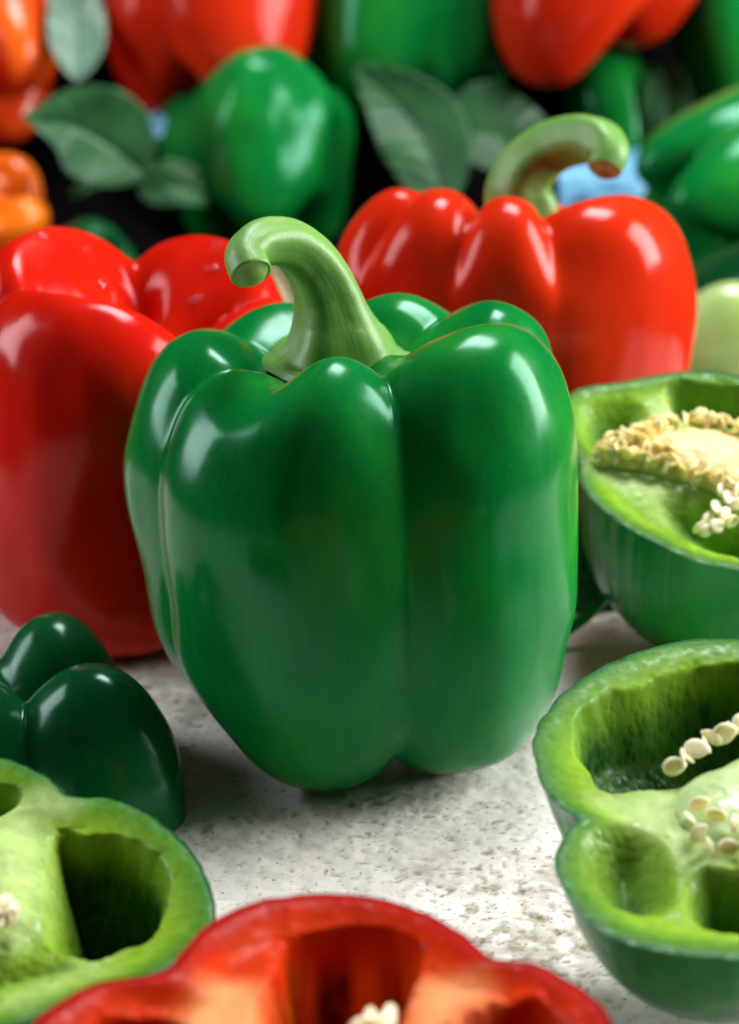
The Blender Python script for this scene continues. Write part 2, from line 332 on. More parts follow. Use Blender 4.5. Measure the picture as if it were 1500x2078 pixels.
# the large green pepper in the middle
HPROF = [(0,.10,0,0,0),(.14,.075,.1,.2,0),(.30,.03,.4,.35,0),(.46,.0,.55,.45,0),(.63,.02,.6,.4,0),(.82,.085,.6,.4,0),(.94,.22,.52,.15,0),
         (1.0,.43,.50,0,0),(1.02,.60,.58,0,0),(1.012,.74,.74,0,.08),(.945,.875,.92,0,.35),(.835,.96,.98,0,.75),(.68,1.0,.95,0,1),
         (.53,.98,.75,0,.95),(.40,.935,.5,0,.7),(.27,.90,.2,0,.35),(.12,.89,0,0,0),(0,.89,0,0,0)]
hero = thing('green_bell_pepper', 'large glossy dark green bell pepper standing upright in the centre with thick curled stem', 'bell pepper', (-.3, 0, 0))
HP = pepper_points([(14,.20),(93,.12),(136,.09),(188,.11),(240,.10),(295,.14)],
                   [(4.75,9.75,0),(4.5,9.35,.3),(4.35,9.15,.2),(4.6,8.95,.5),(4.65,9.05,.9),(4.6,9.45,-.1)],
                   shift=(.22,-.12), dzb=1.1, dzt=.65, power=2.05, profile=HPROF, minor=[(-33,17,.05,.75)], lump=.15, seed=2, nphi=384, nt=220)
body('skin', HP, M['green'], hero)
stem(hero, [(-.36,.05,8.35),(-.36,.05,8.62),(-.37,0,8.95),(-.43,0,9.35),(-.53,0,9.8),(-.68,-.05,10.2),(-.93,-.15,10.6),(-1.28,-.38,10.94),(-1.68,-.75,11.10),(-1.98,-1.15,11.10),(-2.10,-1.50,10.95),(-2.0,-1.76,10.74)],
     [1.55,1.27,1.0,.80,.67,.60,.55,.50,.46,.43,.41,.42], (-.36,.05,8.30,1.5), seed=1, ridges=5, ridge=.06)

# the large red pepper behind it to the right
red_r = thing('red_bell_pepper', 'broad orange-red bell pepper with thick green hooked stem behind the centre green pepper', 'bell pepper', (3.62, 13, 0))
RPROF = [(a, b, (c_*.3 if b < .8 else c_) if i < 10 else c_, d*.5, e) for i, (a, b, c_, d, e) in enumerate(PROFILE)]
RP = pepper_points([(-88,.10),(-56,.10),(-22,.11),(11,.11),(98,.10),(145,.12),(195,.12),(238,.12)],
                   [(4.8,9.3,.3),(4.75,9.55,0),(4.65,9.55,0),(4.8,9.3,0),(4.6,8.4,.2),(4.4,8.3,.2),(4.4,8.5,.2),(4.45,8.8,.2)],
                   dzb=1.0, dzt=.8, power=2.6, profile=RPROF, lump=.10, seed=12)
body('skin', RP, M['red'], red_r)
stem(red_r, [(.24,0,8.0),(.2,0,8.6),(.14,0,9.1),(.36,0,9.6),(.85,-.1,10.1),(1.45,-.5,10.42),(1.95,-1.0,10.5),(2.2,-1.5,10.28),(2.1,-1.8,9.98)],
     [1.15,.92,.80,.72,.65,.60,.56,.50,.42], (.2,0,7.9,1.3), seed=3, end=M['stem_brown'], ridges=5, ridge=.06)

# the red pepper cut off by the left edge, standing on its stem end
red_l = thing('red_bell_pepper', 'tall deep red bell pepper at the left edge with four lobes up and water drops', 'bell pepper', (-5.2, 7.5, 0))
LPROF = [(0,.72,0,0,0),(.12,.74,.2,0,.2),(.26,.80,.6,0,.8),(.42,.89,1,0,1),(.57,.965,1,0,.9),(.72,.995,1,0,.6),(.86,.945,.95,0,.3),(.95,.83,.8,0,.1),
         (.99,.66,.6,0,0),(1,.48,.5,0,0),(.98,.28,.5,0,0),(.92,.11,.6,.1,0),(.80,.03,.7,.3,0),(.62,.0,.8,.4,0),(.4,.05,.4,.2,0),(.2,.1,0,0,0),(0,.1,0,0,0)]
LPROF = LPROF[::-1]
LP = pepper_points([(26,.24),(102,.26),(190,.25),(281,.28)], [(4.1,8.0,0),(4.2,8.6,0),(4.5,8.95,0),(4.6,8.55,0)], dzb=.4, dzt=1.0, lump=.20, seed=21, profile=LPROF, power=3.0)
body('skin', LP, M['red_deep'], red_l)
def drop_mesh():
    th = np.arange(14)*2*np.pi/14; rows = []
    for a in np.radians([0, 15, 35, 55, 75, 90]): rows.append(np.stack([np.cos(a)*np.cos(th), np.cos(a)*np.sin(th), np.full(14, .62*np.sin(a))], -1))
    return grid('water_drop', np.array(rows), True, False, True)
DROP = drop_mesh(); DROP.materials.append(M['water'])
def normals(P):
    a = np.roll(P, -1, 1)-np.roll(P, 1, 1); b = np.gradient(P, axis=0); n = np.cross(a, b); n /= np.linalg.norm(n, axis=-1, keepdims=True)+1e-9
    c = P.mean((0, 1)); n *= np.sign(((P-c)*n).sum(-1, keepdims=True)); return n
def drops(parent, P, picks, seed):
    nn = normals(P); rnd = random.Random(seed)
    for (i, j, r) in picks:
        o = link('water_drop', DROP, parent=parent); p = P[i, j]; q = Vector(nn[i, j]).to_track_quat('Z', 'Y')
        o.rotation_euler = q.to_euler(); o.location = [c*CM for c in (p-nn[i, j]*r*.12)]
        s = r*rnd.uniform(.85, 1.15); o.scale = (s, s*rnd.uniform(.8, 1.15), s*rnd.uniform(.7, .95))
rnd = random.Random(5); picks = []
npx, nph = LP.shape[:2]
for lo, hi, num in ((108, 150, 16), (30, 80, 14), (205, 250, 5)):
    for k in range(num):
        fr = rnd.uniform(.66, .84); ang = rnd.uniform(lo, hi)
        picks.append((int(fr*npx), int(ang/360*nph), rnd.choice([.05, .06, .07, .09, .12, .16])))
drops(red_l, LP, picks, 3)

# ------------------------------------------------------------------ pepper halves
def half(root, outline, cavities, ribs, depth, wall, colours, m_skin, m_flesh, groove_angles, e=.62, ze=.8, dip=.22, streaks=(), seed=0, sag=(), nphi=420, nr=150, rimskin=.10, deepen=.12):
    phi = np.arange(nphi)*360/nphi
    Rr = pspline([o[0] for o in outline], [o[1] for o in outline], phi); Rr = Rr+.02*fbm(np.stack([phi*.25, 0*phi, 0*phi], -1), seed)
    cs, sn = np.cos(np.radians(phi)), np.sin(np.radians(phi))
    # outer skin, from the underside up to the rim
    rows = []; g = np.zeros(nphi)
    for a in groove_angles: g = np.maximum(g, np.exp(-np.abs(((phi-a+180) % 360)-180)/15))
    for t in np.linspace(0, 1, 90):
        a = t*np.pi/2; f = np.sin(a)**e; zz = -depth*np.cos(a)**ze
        k = 1-deepen*g*(np.clip(-zz/depth, 0, 1))**.5
        rows.append(np.stack([Rr*f*k*cs, Rr*f*k*sn, np.full(nphi, zz)+.25*depth*g*(1-t)**1*np.clip(t*3, 0, 1)], -1))
    V = np.array(rows); Vs = V+.05*fbm(V*.5, seed+2)[..., None]*np.clip((1-np.linspace(0, 1, 90))*6, 0, 1)[:, None, None]
    link('skin', grid('skin', Vs, True, True, False), m_skin, root)
    # cut face and hollow, from the rim inwards
    f = np.concatenate([[1.0, .994, .985], np.linspace(.975, 0, nr)]); X = f[:, None]*Rr*cs; Y = f[:, None]*Rr*sn
    dist = (1-f)[:, None]*Rr+0*X
    wob = .07*fbm(np.stack([X*1.6, Y*1.6, 0*X], -1), seed+5)
    Z = np.zeros_like(X); C = np.zeros(X.shape+(3,)); c_edge, c_out, c_in, c_rib, c_cav, c_strk = [np.array(c) for c in colours]
    tw = np.clip(dist/wall+.25*wob, 0, 1)[..., None]**1.15
    C[:] = c_out*(1-tw)+c_in*tw
    ribm = np.zeros_like(X)
    for (poly, strength) in ribs: ribm = np.maximum(ribm, strength*ss(-.45, .35, inside_dist(X, Y, closed(poly))+2.2*wob))
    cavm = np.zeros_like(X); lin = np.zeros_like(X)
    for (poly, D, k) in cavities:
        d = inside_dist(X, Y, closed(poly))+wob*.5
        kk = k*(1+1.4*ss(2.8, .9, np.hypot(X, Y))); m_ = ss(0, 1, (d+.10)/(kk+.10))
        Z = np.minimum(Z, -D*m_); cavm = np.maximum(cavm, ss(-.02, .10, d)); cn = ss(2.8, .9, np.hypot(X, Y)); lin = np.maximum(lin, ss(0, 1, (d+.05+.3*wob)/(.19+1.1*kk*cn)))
        Z += .06*np.exp(-((d+.10)/.12)**2)*(.5+fbm(np.stack([X*5, Y*5, 0*X], -1), seed+7))
    Z -= dip*ss(.12, wall*1.5, dist)*(1-.7*ribm)+.5*dip*np.clip(ss(.1, 1.2, dist)-ss(2.4, 3.2, dist), 0, 1)*ribm
    for (poly, h, k) in sag: Z += h*ss(-k*.5, k, inside_dist(X, Y, closed(poly)))*(1-cavm)
    C = C*(1-ribm[..., None])+c_rib*ribm[..., None]
    lin = lin*(.25+.75*ss(.25, 1.1, -Z))  # lining darkens with depth: shade of the hollow painted into the colour
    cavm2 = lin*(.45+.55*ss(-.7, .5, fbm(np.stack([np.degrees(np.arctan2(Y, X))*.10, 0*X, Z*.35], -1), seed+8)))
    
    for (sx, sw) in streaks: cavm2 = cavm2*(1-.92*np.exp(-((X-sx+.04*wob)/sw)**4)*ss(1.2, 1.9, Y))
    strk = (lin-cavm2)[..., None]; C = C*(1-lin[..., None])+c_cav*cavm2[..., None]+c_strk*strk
    ed = ss(rimskin, rimskin*.25, dist+.4*wob)[..., None]; C = C*(1-ed)+c_edge*ed
    core = (cavm > .01)
    for _ in range(14):
        Zs = (Z+np.roll(Z, 1, 1)+np.roll(Z, -1, 1)+np.vstack([Z[:1], Z[:-1]])+np.vstack([Z[1:], Z[-1:]]))/5
        Z = np.where(core, Zs, Z)
    streak = fbm(np.stack([X*6, Y*6, Z*.5], -1), seed+3)[..., None]; C = np.clip(C*(1+.10*streak), 0, 1); C = np.concatenate([C, (cavm*ss(-.05, .25, cavm))[..., None]], -1)
    Z += .007*fbm(np.stack([X*4, Y*4, Z*2], -1), seed+4)*np.clip(dist/.15, 0, 1)
    Z += -.05*np.array([1, .4, .1]+[0]*nr)[:, None]
    # the hollow never breaks through the skin
    skin_z = -depth*np.cos(np.arcsin(np.clip(f, 0, 1)**(1/e)))**ze
    Z = np.maximum(Z, np.minimum(skin_z[:, None]+.45, 0))
    Z[0] = -.002
    P = np.stack([X, Y, Z], -1); link('flesh', grid('flesh', P, True, False, True, C), m_flesh, root)
    def height(x, y):
        i = np.argmin((X-x)**2+(Y-y)**2); return Z.ravel()[i]
    return height
def seed_mesh():
    """flat rounded disc with a small point where it was attached"""
    th = np.arange(18)*2*np.pi/18; rows = []
    for a in np.radians([-90, -60, -30, 0, 30, 60, 90]):
        rr = np.cos(a)**.6 if abs(a) < 1.5 else 0
        out = 1+.22*np.exp(-((np.cos(th)-1)/.10)**2)
        rows.append(np.stack([.20*rr*np.cos(th)*out, .165*rr*np.sin(th), .045*np.sin(a)+0*th-.012*np.sign(a)*np.exp(-(rr/.35)**2)], -1))
    return grid('seed', np.array(rows), True, True, True)
SEED = seed_mesh(); SEED.materials.append(M['seed']); SEED_Y = SEED.copy(); SEED_Y.materials.clear(); SEED_Y.materials.append(M['seed_yellow'])
def seeds(parent, pts, rs, size=1.0, me=None):
    for (x, y, z, *o) in pts:
        s = link('seed', me or SEED, parent=parent, loc=(x, y, z)); k = size*rs.uniform(.88, 1.12); s.scale = (k, k*rs.uniform(.9, 1.1), k*rs.uniform(.8, 1.15))
        s.rotation_euler = (R_(rs.uniform(35, 95)), R_(rs.uniform(-25, 25)), R_(o[0]+rs.uniform(-25, 25) if o else rs.uniform(0, 360)))
def mound(name, poly, h, m, parent, seed=0, z0=0, rough=.05, n=40, k=.8, slope=(0,0)):
    """cushion with a closed outline: a solid lump with its own side wall"""
    B = closed(poly); c = B.mean(0); rows = []
    for f in np.concatenate([[1.0, 1.0], np.linspace(.99, 0, n)]):
        p = c+(B-c)*f; rows.append(np.stack([p[:, 0], p[:, 1], np.full(len(B), z0+h*(1-f**2.2)**k)], -1))
    V = np.array(rows); V[0, :, 2] = z0-1.2
    V[2:, :, 2] += rough*fbm(V[2:]*np.array([3.2, 3.2, 0]), seed)
    V[..., 2] += slope[0]*(V[..., 0]-c[0])+slope[1]*(V[..., 1]-c[1])
    V[..., :2] += (.05*fbm(V*2.0, seed+3))[..., None]
    return link(name, grid(name, V, True, False, True), m, parent)
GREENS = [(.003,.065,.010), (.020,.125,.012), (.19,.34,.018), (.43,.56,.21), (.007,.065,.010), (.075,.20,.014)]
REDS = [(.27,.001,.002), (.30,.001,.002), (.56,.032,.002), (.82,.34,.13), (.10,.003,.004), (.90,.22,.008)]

# green half, lower right
rs = random.Random(11)
h1 = thing('halved_green_pepper', 'halved green pepper at lower right showing pale core, seeds and blistered hollow', 'pepper half', (6.85,-11.5,4.39), (10,0,0))
A1 = [(-3.28,1.82),(-3.18,2.44),(-2.63,3.05),(-2.22,3.22),(-1.62,3.66),(-.84,4.0),(-.21,4.05),(1.0,3.85),(1.51,2.74),(.77,1.84),(-.03,1.55),(-.58,1.19),(-.98,.83),(-1.35,.58),(-1.84,.39),(-2.36,.41),(-2.71,.34),(-2.98,.46),(-3.11,.9),(-3.31,1.38)]
B1 = [(-3.3,-1.05),(-3.5,-1.75),(-3.42,-2.45),(-3.1,-2.8),(-2.5,-2.95),(-2.1,-2.6),(-2.0,-1.75),(-2.1,-1.1),(-2.5,-.72),(-2.95,-.72)]
C1 = [(-1.7,-2.03),(-1.87,-2.8),(-1.61,-3.2),(-1.18,-3.4),(-.43,-3.5),(.6,-3.2),(1.0,-2.4),(.4,-1.8),(-.15,-1.59),(-.96,-1.74),(-1.42,-1.69)]
D1 = [(1.2,-1.0),(2.0,-2.4),(3.4,-1.5),(3.6,.5),(3.2,2.2),(2.1,2.6),(1.5,1.0)]
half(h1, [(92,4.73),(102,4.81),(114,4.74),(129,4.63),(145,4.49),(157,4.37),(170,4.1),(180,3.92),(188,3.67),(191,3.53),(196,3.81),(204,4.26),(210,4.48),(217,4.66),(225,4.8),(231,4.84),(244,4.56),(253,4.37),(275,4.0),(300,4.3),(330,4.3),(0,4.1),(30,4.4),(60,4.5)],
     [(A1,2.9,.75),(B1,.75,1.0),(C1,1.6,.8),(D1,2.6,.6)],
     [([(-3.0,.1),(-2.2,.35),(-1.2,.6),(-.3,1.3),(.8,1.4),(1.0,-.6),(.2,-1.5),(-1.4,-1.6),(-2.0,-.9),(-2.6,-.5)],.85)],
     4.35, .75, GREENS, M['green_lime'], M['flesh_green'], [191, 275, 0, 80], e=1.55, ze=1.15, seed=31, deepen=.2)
c1 = mound('core', [(-1.75,.1),(-1.45,.5),(-.95,.85),(-.4,1.2),(.3,1.1),(.6,0),(.3,-1.2),(-.3,-1.5),(-1.0,-1.4),(-1.5,-1.0),(-1.75,-.5)], .38, M['core_green'], h1, 3, z0=-.12, rough=.03)
seeds(c1, [(-1.76,.60,.12,10),(-1.60,.70,.20,100),(-1.50,.88,.12,60),(-1.36,.92,.26,20),(-1.16,1.08,.22,80),(-1.04,1.26,.24,150),(-.86,1.26,.32,30),(-.70,1.46,.28,90),(-.50,1.48,.36,10),(-.36,1.66,.28,60)], rs, 1.0)
seeds(c1, [(-1.50,-.70,.30,20),(-1.66,-.95,.20,110),(-1.56,-1.28,.16,40),(-1.24,-1.02,.32,150),(-1.40,-1.58,.10,80),(-1.12,-1.62,.14,10),(-.98,-1.22,.30,70),(-.84,-1.56,.18,120),(-.66,-1.26,.32,40)], rs, .95)

# green half, lower left
h2 = thing('halved_green_pepper', 'halved green pepper at lower left with one deep dark hollow beside the red half', 'pepper half', (-6.45,-13.0,3.11), (12,0,0))
A2 = [(1.12,2.10),(1.64,2.0),(2.31,1.87),(2.98,1.3),(3.11,.61),(3.04,-.12),(2.91,-.53),(2.53,-.71),(2.01,-1.0),(1.35,-.71),(1.18,-.24),(1.11,.73)]
B2 = [(.41,3.05),(.15,2.64),(-.47,2.3),(-1.33,2.4),(-1.6,3.0),(-.82,3.4),(.06,3.3)]
C2 = [(-.2,-.9),(1.04,-.95),(1.8,-1.2),(1.45,-1.5),(.57,-1.96),(-.21,-1.85)]
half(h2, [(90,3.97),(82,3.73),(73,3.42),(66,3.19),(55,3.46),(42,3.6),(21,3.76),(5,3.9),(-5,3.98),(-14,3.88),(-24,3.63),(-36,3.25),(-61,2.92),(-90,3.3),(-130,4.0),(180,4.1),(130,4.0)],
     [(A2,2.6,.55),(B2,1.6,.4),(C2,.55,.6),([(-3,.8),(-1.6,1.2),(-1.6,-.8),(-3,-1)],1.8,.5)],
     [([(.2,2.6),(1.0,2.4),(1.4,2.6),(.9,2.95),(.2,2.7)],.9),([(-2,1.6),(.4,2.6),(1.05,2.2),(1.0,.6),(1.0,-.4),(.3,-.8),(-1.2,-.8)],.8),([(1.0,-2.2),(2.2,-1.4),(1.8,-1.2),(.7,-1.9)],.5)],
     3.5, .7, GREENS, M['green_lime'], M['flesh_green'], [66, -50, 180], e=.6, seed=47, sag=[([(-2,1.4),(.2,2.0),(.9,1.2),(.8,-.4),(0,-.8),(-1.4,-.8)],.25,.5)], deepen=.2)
c2 = mound('core', [(-1.6,1.2),(-.4,1.5),(.35,.9),(.45,-.2),(.1,-.8),(-.9,-.8),(-1.6,0)], .3, M['core_green'], h2, 5, z0=.05, rough=.03)
seeds(c2, [(.60,-.36,.32,80),(.76,-.46,.26,60),(.66,-.60,.26,50),(.46,-.44,.4,70),(.5,-.70,.3,60)], rs, 1.1)

# red half, bottom edge
h3 = thing('halved_red_pepper', 'halved red pepper at the bottom edge with orange ribbed hollow and a few seeds', 'pepper half', (-.64,-19.2,4.4), (5,0,0))
A3 = [(-1.0,.47),(-.96,1.25),(-.66,2.1),(-.5,2.75),(.42,2.98),(1.30,2.62),(1.36,2.14),(1.23,1.36),(1.08,.47),(.84,0),(.04,-.11),(-.78,.05)]
B3 = [(-3.3,.45),(-2.98,.82),(-2.26,.86),(-1.8,.5),(-1.57,-.22),(-2.33,-.75),(-3.16,-.43)]
C3 = [(1.85,.67),(2.37,1.05),(3.0,1.1),(3.35,.61),(3.25,-.22),(2.3,-.65),(1.78,-.11)]
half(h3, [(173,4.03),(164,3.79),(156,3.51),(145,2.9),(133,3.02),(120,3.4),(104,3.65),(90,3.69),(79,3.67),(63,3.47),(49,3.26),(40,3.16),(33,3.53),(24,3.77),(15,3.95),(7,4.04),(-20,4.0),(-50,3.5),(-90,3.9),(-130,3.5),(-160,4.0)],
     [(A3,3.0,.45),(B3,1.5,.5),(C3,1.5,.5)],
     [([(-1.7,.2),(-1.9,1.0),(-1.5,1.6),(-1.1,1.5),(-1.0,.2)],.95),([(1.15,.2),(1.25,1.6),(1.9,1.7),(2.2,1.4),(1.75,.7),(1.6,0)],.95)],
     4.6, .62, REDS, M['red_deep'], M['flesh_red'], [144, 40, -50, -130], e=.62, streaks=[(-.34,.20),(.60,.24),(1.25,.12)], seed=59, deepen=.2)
c3 = mound('core', [(-1.2,-.2),(-.4,.15),(.5,.28),(1.1,.2),(1.3,-.6),(.6,-1.4),(-.6,-1.3),(-1.3,-.8)], .2, M['core_peach'], h3, 7, z0=0, rough=.03)
seeds(c3, [(.48,.34,.02,40),(.70,.46,.02,80),(.92,.62,-.02,60),(.86,.34,.08,30),(.62,.18,.12,10)], rs, 1.05)

GREENS_LIT = GREENS[:4]+[(.045,.17,.016), (.16,.34,.03)]  # lighter lining: the lit look of the inner wall put into the colour
# green half behind, right edge, cut face tipped towards the camera
h4 = thing('halved_green_pepper', 'halved green pepper at right edge with yellow seed-covered core, leaning beside the centre pepper', 'pepper half', (8.46,4,4.69), (17,0,0))
A4 = [(-3.8,1.82),(-3.4,2.75),(-2.3,3.0),(-1.95,2.1),(-2.42,1.27),(-3.0,1.04),(-3.3,.47),(-3.6,.7)]
B4 = [(-1.5,3.5),(-.94,3.66),(.19,3.4),(1.05,3.0),(.9,2.02),(-.67,1.98),(-1.2,2.15),(-1.5,2.7)]
C4 = [(-2.15,-.75),(-1.36,-.4),(-.75,-.75),(.5,-.95),(1.4,-1.9),(.4,-2.95),(-.6,-2.9),(-1.5,-2.4),(-2.05,-1.6)]
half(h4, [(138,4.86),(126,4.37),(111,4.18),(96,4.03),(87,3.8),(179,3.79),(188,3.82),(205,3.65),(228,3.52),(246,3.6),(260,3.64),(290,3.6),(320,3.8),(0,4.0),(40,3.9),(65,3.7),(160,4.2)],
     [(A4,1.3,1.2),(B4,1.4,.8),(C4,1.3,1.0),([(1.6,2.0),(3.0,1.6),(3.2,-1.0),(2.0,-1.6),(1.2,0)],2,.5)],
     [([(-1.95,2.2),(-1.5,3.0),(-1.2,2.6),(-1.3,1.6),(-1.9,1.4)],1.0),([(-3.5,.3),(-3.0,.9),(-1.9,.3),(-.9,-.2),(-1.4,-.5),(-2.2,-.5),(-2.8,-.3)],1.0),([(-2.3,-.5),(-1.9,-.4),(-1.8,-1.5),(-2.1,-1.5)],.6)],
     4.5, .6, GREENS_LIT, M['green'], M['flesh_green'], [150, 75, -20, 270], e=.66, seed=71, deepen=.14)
K4 = [(-3.2,.40),(-2.77,1.04),(-1.95,1.53),(-.91,1.78),(0,1.45),(.7,.66),(.3,-.5),(-.5,-.75),(-1.34,-.2),(-2.4,.19)]
c4 = mound('core', K4, .45, M['core_yellow'], h4, 9, z0=-.1, rough=.03)
pts = []
Bk = closed(K4, 12); cc = Bk.mean(0)
for i in range(0, len(Bk), 2):
    for f in ((1.02,) if i % 4 else (1.0, .90)):
        p = cc+(Bk[i]-cc)*(f+rs.uniform(-.03, .03)); pts.append((p[0], p[1], rs.uniform(.0, .22) if f > 1 else rs.uniform(.18, .32)))
for k in range(26):
    a = rs.uniform(-.5, .0); p = (rs.uniform(-3.05, -1.7), rs.uniform(.35, 1.35))
    d = inside_dist(np.array([p[0]]), np.array([p[1]]), Bk)[0]
    if d > .05: pts.append((p[0], p[1], .33+rs.uniform(0, .06)))
seeds(c4, pts, rs, .92, SEED_Y)
seeds(c4, [(-1.3,-1.95,-.1,30),(-1.1,-1.75,-.05,40),(-1.2,-2.2,0,20),(-.95,-2.1,.05,20),(-.9,-1.5,.1,60),(-.75,-1.75,.1,30),(-.6,-1.2,.15,70),(-.62,-2.0,.1,20),(-.45,-1.5,.2,50),(-.4,-1.0,.2,80),(-.3,-1.9,.2,30),(-.75,-1.0,.2,70)], rs, 1.0)

# dark green half lying on its cut face, left
def dome(lobes, p=15, nphi=300, nt=110, seed=0):
    """union of egg-shaped lobes standing on z=0, seen from a common centre"""
    th = np.linspace(0, np.pi/2, nt)[:, None]; ph = (np.arange(nphi)*2*np.pi/nphi)[None]
    D = np.stack([np.sin(th)*np.cos(ph), np.sin(th)*np.sin(ph), np.cos(th)+0*ph], -1); r = np.zeros(D.shape[:2])
    for (cx, cy, cz, ax, ay, az, rz) in lobes:
        c, s = np.cos(np.radians(rz)), np.sin(np.radians(rz)); Rm = np.array([[c, s, 0], [-s, c, 0], [0, 0, 1]])
        d = D@Rm.T/np.array([ax, ay, az]); o = -(Rm@np.array([cx, cy, cz]))/np.array([ax, ay, az])
        A = (d*d).sum(-1); B = (d*o).sum(-1); Cc = (o*o).sum()-1; disc = B*B-A*Cc
        e = np.where(disc > 0, (-B+np.sqrt(np.maximum(disc, 0)))/A, 0); r += np.maximum(e, 0)**p
    r = r**(1/p); P = D*r[..., None]; P += .05*fbm(P*.6, seed)[..., None]*D; P[-1, :, 2] = 0
    return P
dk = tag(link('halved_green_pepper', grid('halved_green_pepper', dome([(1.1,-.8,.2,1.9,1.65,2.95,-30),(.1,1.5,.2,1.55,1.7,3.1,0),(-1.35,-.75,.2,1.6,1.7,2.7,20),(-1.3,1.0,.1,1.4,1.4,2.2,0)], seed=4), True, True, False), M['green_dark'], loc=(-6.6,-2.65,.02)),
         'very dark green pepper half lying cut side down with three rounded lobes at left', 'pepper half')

# ------------------------------------------------------------------ the blurred pile behind
def pile_pepper(name, label, m, loc, rot, grooves, lobes, group='peppers piled in the background', **kw):
    P = pepper_points(grooves, lobes, nphi=200, nt=110, **kw)
    P = P-np.array([0, 0, 4.2]); o = body(name, P, m, loc=loc, rot=rot); return tag(o, label, 'bell pepper', group)
G3 = [(10,.17),(125,.17),(245,.16)]; G4 = [(0,.17),(85,.16),(180,.17),(275,.16)]
pile_pepper('orange_bell_pepper', 'orange-red bell pepper in the top left corner, above the plain orange one', M['orange_red'], (-15.2,47,7.3), (-60,10,20), G4, [(3.9,8,0)]*4, seed=80)
pile_pepper('orange_bell_pepper', 'bright orange bell pepper at the left edge under the orange-red one', M['orange'], (-13.7,39.5,3.1), (25,25,30), G4, [(2.7,5.2,.3)]*4, seed=81)
pile_pepper('red_bell_pepper', 'two-lobed red bell pepper at the top left behind the shiny green pepper', M['red'], (-6.2,47.5,8.7), (-22,4,0), [(-28,.2),(95,.16),(215,.16)], [(4.75,9.4,-.2),(4.6,9.2,0),(4.6,9.2,-.6)], seed=82, shift=(.6,-.4))
pile_pepper('green_bell_pepper', 'shiny green bell pepper behind the curled stem, below the two-lobed red pepper', M['green'], (-4.0,44.4,3.55), (-34,0,4), [(-60,.26),(52,.26),(175,.2)], [(3.85,7.2,0),(3.8,7,0),(3.8,7.0,0)], seed=83, dzb=1.1, power=2.0, lump=.3)
pile_pepper('green_bell_pepper', 'green bell pepper at top centre between the two red peppers', M['green'], (1.6,47.5,7.7), (-25,6,0), G3, [(4.2,8.4,0),(4.1,8.4,0),(4.1,8.4,0)], seed=84)
pile_pepper('red_bell_pepper', 'red bell pepper at the top right with its pointed end hanging down', M['red'], (9.0,46.5,10.2), (-14,0,0), [(40,.2),(150,.15),(270,.15)], [(4.6,8.8,.9),(4.6,9,0),(4.7,9.0,-.6)], seed=85, shift=(-1.3,-.6))
pile_pepper('green_bell_pepper', 'small dark green bell pepper below the top right red pepper', M['green'], (8.9,48.6,5.3), (-45,0,30), G3, [(2.1,4.9,0)]*3, seed=86)
pile_pepper('green_bell_pepper', 'green bell pepper in the top right corner beside the red one', M['green'], (14.6,48,6.6), (-20,-8,0), G4, [(3.0,7.6,0)]*4, seed=87)
pile_pepper('green_bell_pepper', 'bright green bell pepper lying on its side at the right edge above the red pepper', M['green'], (13.3,35.5,3.9), (0,82,22), [(20,.2),(110,.18),(200,.2),(290,.18)], [(3.7,7.8,0)]*4, seed=88)
pile_pepper('green_bell_pepper', 'dark green bell pepper low at the right edge below the bright green one', M['green_dark'], (12.6,27.5,1.9), (70,0,50), G3, [(2.4,6.6,0)]*3, seed=89)
pile_pepper('green_bell_pepper', 'dark green pepper low between the two lobes of the left red pepper and its leaf', M['green_dark'], (-9.6,36,1.2), (80,0,10), G3, [(1.6,4.6,0)]*3, seed=90)

def leaf(name, label, pts_mid, half_w, m, fold=.25, wave=.12, roll=0, group='pepper plant leaves', stalk=None, seed=0):
    """blade along a curved midrib, folded a little along it, with a raised rib and side veins"""
    n = 40; C_ = spline(pts_mid, n); T = np.gradient(C_, axis=0); T /= np.linalg.norm(T, axis=1, keepdims=True)
    up = np.array([math.sin(R_(roll))*.8, -.75, .65]); up /= np.linalg.norm(up)
    S = np.cross(T, up); S /= np.linalg.norm(S, axis=1, keepdims=True); Nn = np.cross(S, T)
    t = np.linspace(0, 1, n); wdt = half_w*np.clip(np.sin(np.pi*t**.8), 0, 1)**.8*(1-.15*t)+.02
    u = np.linspace(-1, 1, 31); rows = []
    for i in range(n):
        vein = .05*np.cos((t[i]*9-np.abs(u)*1.6)*2*np.pi)*np.clip(np.abs(u)*3, 0, 1)
        off = fold*np.abs(u)*wdt[i]-.09*np.exp(-(u/.05)**2)+vein*.6+wave*np.sin(t[i]*9+u*2+seed)*np.abs(u)
        rows.append(C_[i]+np.outer(u*wdt[i], S[i])+np.outer(off, Nn[i]))
    top = np.array(rows); o = thing('leaf', label, 'leaf', group=group)
    bot = top-.035*np.repeat(Nn[:, None], 31, 1); V = np.concatenate([top, bot[:, ::-1]], 1)
    link('blade', grid('blade', V, True), m, o)
    if stalk is not None:
        v, _, _ = sweep([tuple(C_[0])]+[tuple(s) for s in stalk], [.14]*(len(stalk)+1), ridges=3, ridge=.05, nring=12, n=30)
        link('stalk', grid('stalk', v), M['leaf'], o)
    return o
leaf('leaf', 'broad green leaf with stalk at left beside the bright orange pepper', [(-7.9,39,3.7),(-9.2,39.3,4.7),(-10.6,39.6,5.4),(-12.3,39.4,5.7)], 1.9, M['leaf'], roll=-20, stalk=[(-7.2,38.8,3.9),(-6.0,39,3.2)], seed=1)
leaf('leaf', 'narrow dark leaf under the broad leaf at left beside the orange pepper', [(-8.9,40.5,4.3),(-10,40.6,4.2),(-11.2,40.6,4.6)], .35, M['leaf'], roll=10, seed=2)
leaf('leaf', 'drooping slender leaf low at left below the orange pepper leaf', [(-8.6,42,3.6),(-9.8,42,3.2),(-11,42,2.2)], .55, M['leaf'], roll=30, seed=3)
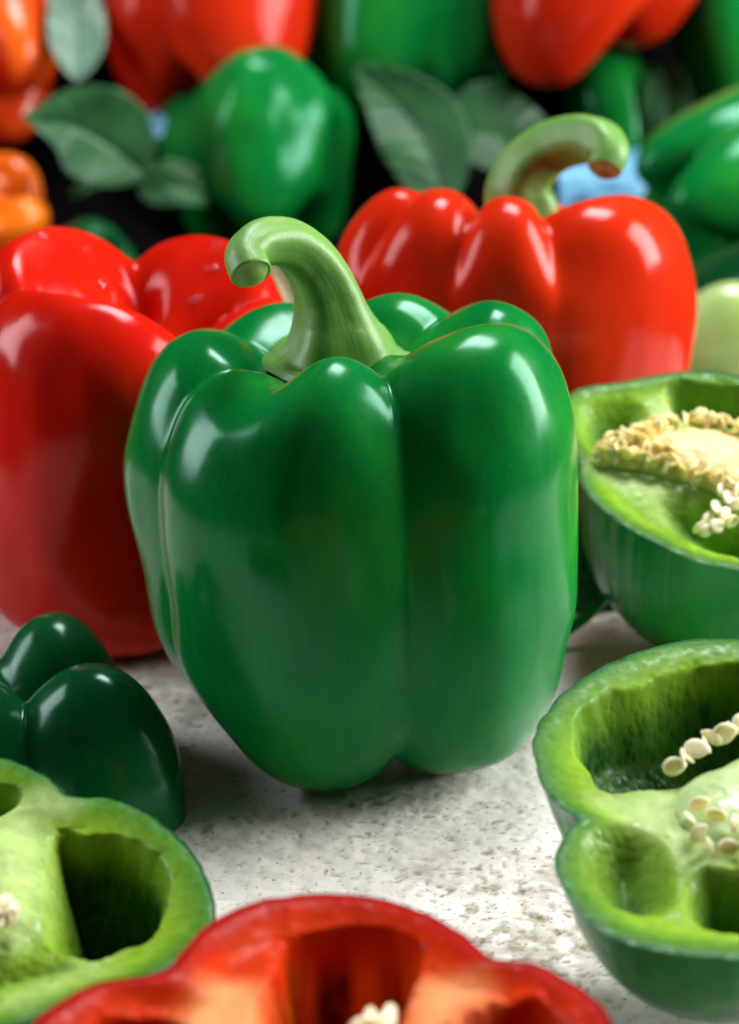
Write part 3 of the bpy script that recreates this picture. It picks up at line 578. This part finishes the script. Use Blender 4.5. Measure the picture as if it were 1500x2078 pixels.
leaf('leaf', 'grey-green leaf hanging at the top left between orange and red peppers', [(-10.7,42.5,6.4),(-10.8,44,7.8),(-11.0,45.5,9.4),(-11.2,46,10.8)], 1.15, M['leaf_grey'], roll=15, seed=4)
leaf('leaf', 'drooping pointed leaf left of its pair above the right red pepper', [(-.6,43.2,6.9),(1.0,42.5,5.6),(2.1,41.5,4.3),(2.8,39.5,2.2)][::-1], 1.75, M['leaf'], roll=-15, seed=5)
leaf('leaf', 'broad dark leaf right of its pair behind the hooked stem', [(2.7,42.6,4.3),(4.1,42.8,4.5),(5.6,43,4.3),(7.7,43.5,3.6)], 1.9, M['leaf'], roll=10, seed=6)
leaf('leaf', 'olive dry leaf showing behind the curl of the centre stem', [(-2.2,27,2.0),(-2.6,27,2.9),(-2.9,27,3.6),(-3.2,27.2,4.4)], .75, M['leaf_dry'], roll=0, seed=7)

leaf('leaf', 'added leaf filling the dark gap under the shiny green pepper, left of the centre stem', [(-8.4,41,2.6),(-7.2,41,2.9),(-6.0,41.4,2.6),(-4.8,41.5,1.8)], 1.0, M['leaf'], roll=20, seed=8)  # this leaf and the next two are added to keep the gaps dark
leaf('leaf', 'added leaf filling the dark gap between the small green pepper and the one in the right corner', [(11.2,46.5,6.6),(11.3,45.8,5.2),(11.2,45,3.9),(10.9,44.5,2.6)], 1.0, M['leaf'], roll=-30, seed=9)
leaf('leaf', 'added leaf filling the dark gap behind the shiny green pepper beside the top centre pepper', [(-1.2,45.6,8.3),(-.5,45,7.2),(-.2,44.6,6.2),(-.2,44.4,5.2)], .8, M['leaf'], roll=30, seed=10)
def cloth(label, c, w_, h_, seed, tilt=(0,0,0)):
    u, v = np.meshgrid(np.linspace(-1, 1, 26), np.linspace(-1, 1, 26)); P = np.stack([u*w_, v*h_, 0*u], -1)
    P[..., 2] = .22*fbm(P*.9, seed)+.10*fbm(P*2.2, seed+1); P[..., :2] += .12*fbm(P*1.1, seed+2)[..., None]
    V = np.concatenate([P, (P-np.array([0, 0, .05]))[:, ::-1]], 1)
    return tag(link('blue_cloth', grid('blue_cloth', V, True), M['blue'], loc=c, rot=tilt), label, 'cloth', 'scraps of light blue cloth')
cloth('light blue cloth scrap under the hooked stem of the right red pepper', (8.4,39.5,3.0), 1.5, 1.7, 3, (55,0,0))
cloth('light blue cloth scrap between the broad left leaf and the red pepper', (-8.2,44.8,4.9), 1.1, 1.1, 8, (50,0,-30))
cloth('tiny light blue cloth scrap above the shiny green pepper near the red one', (-2.7,46.5,6.2), .5, .8, 12, (50,0,0))

lime = tag(link('pepper_wedge', grid('pepper_wedge', dome([(0,0,.2,2.6,1.5,3.7,0),(1.6,-.2,.2,2.0,1.5,2.6,0)], seed=9), True, True, False), M['pale'], loc=(10.9,23.5,.02)),
           'pale lime pepper wedge between the right red pepper and the halved green one', 'pepper wedge')
v, _, _ = sweep([(3.2,5.2,.0),(4.2,5.0,.25),(5.0,5.5,.6),(5.6,6.4,.9),(5.9,7.4,.9)], [.10,.13,.14,.13,.09], ridges=2, ridge=.1, nring=16, n=40)
tag(link('pepper_strip', grid('pepper_strip', v), M['green_lime'], loc=(.2,0,.1)), 'thin curved green pepper strip under the right hand half near the centre pepper', 'pepper strip')

tag(link('halved_green_pepper', grid('halved_green_pepper', dome([(0,0,.1,1.7,1.5,2.4,10),(1.5,.6,.1,2.2,1.7,1.7,30)], seed=14), True, True, False), M['green_dark'], loc=(5.6,8.6,.02)),  # added dome, painted dark to stand for the shadow between the peppers
    'added dark piece standing in for shadow in the gap between the centre pepper and seedy half', 'pepper half')
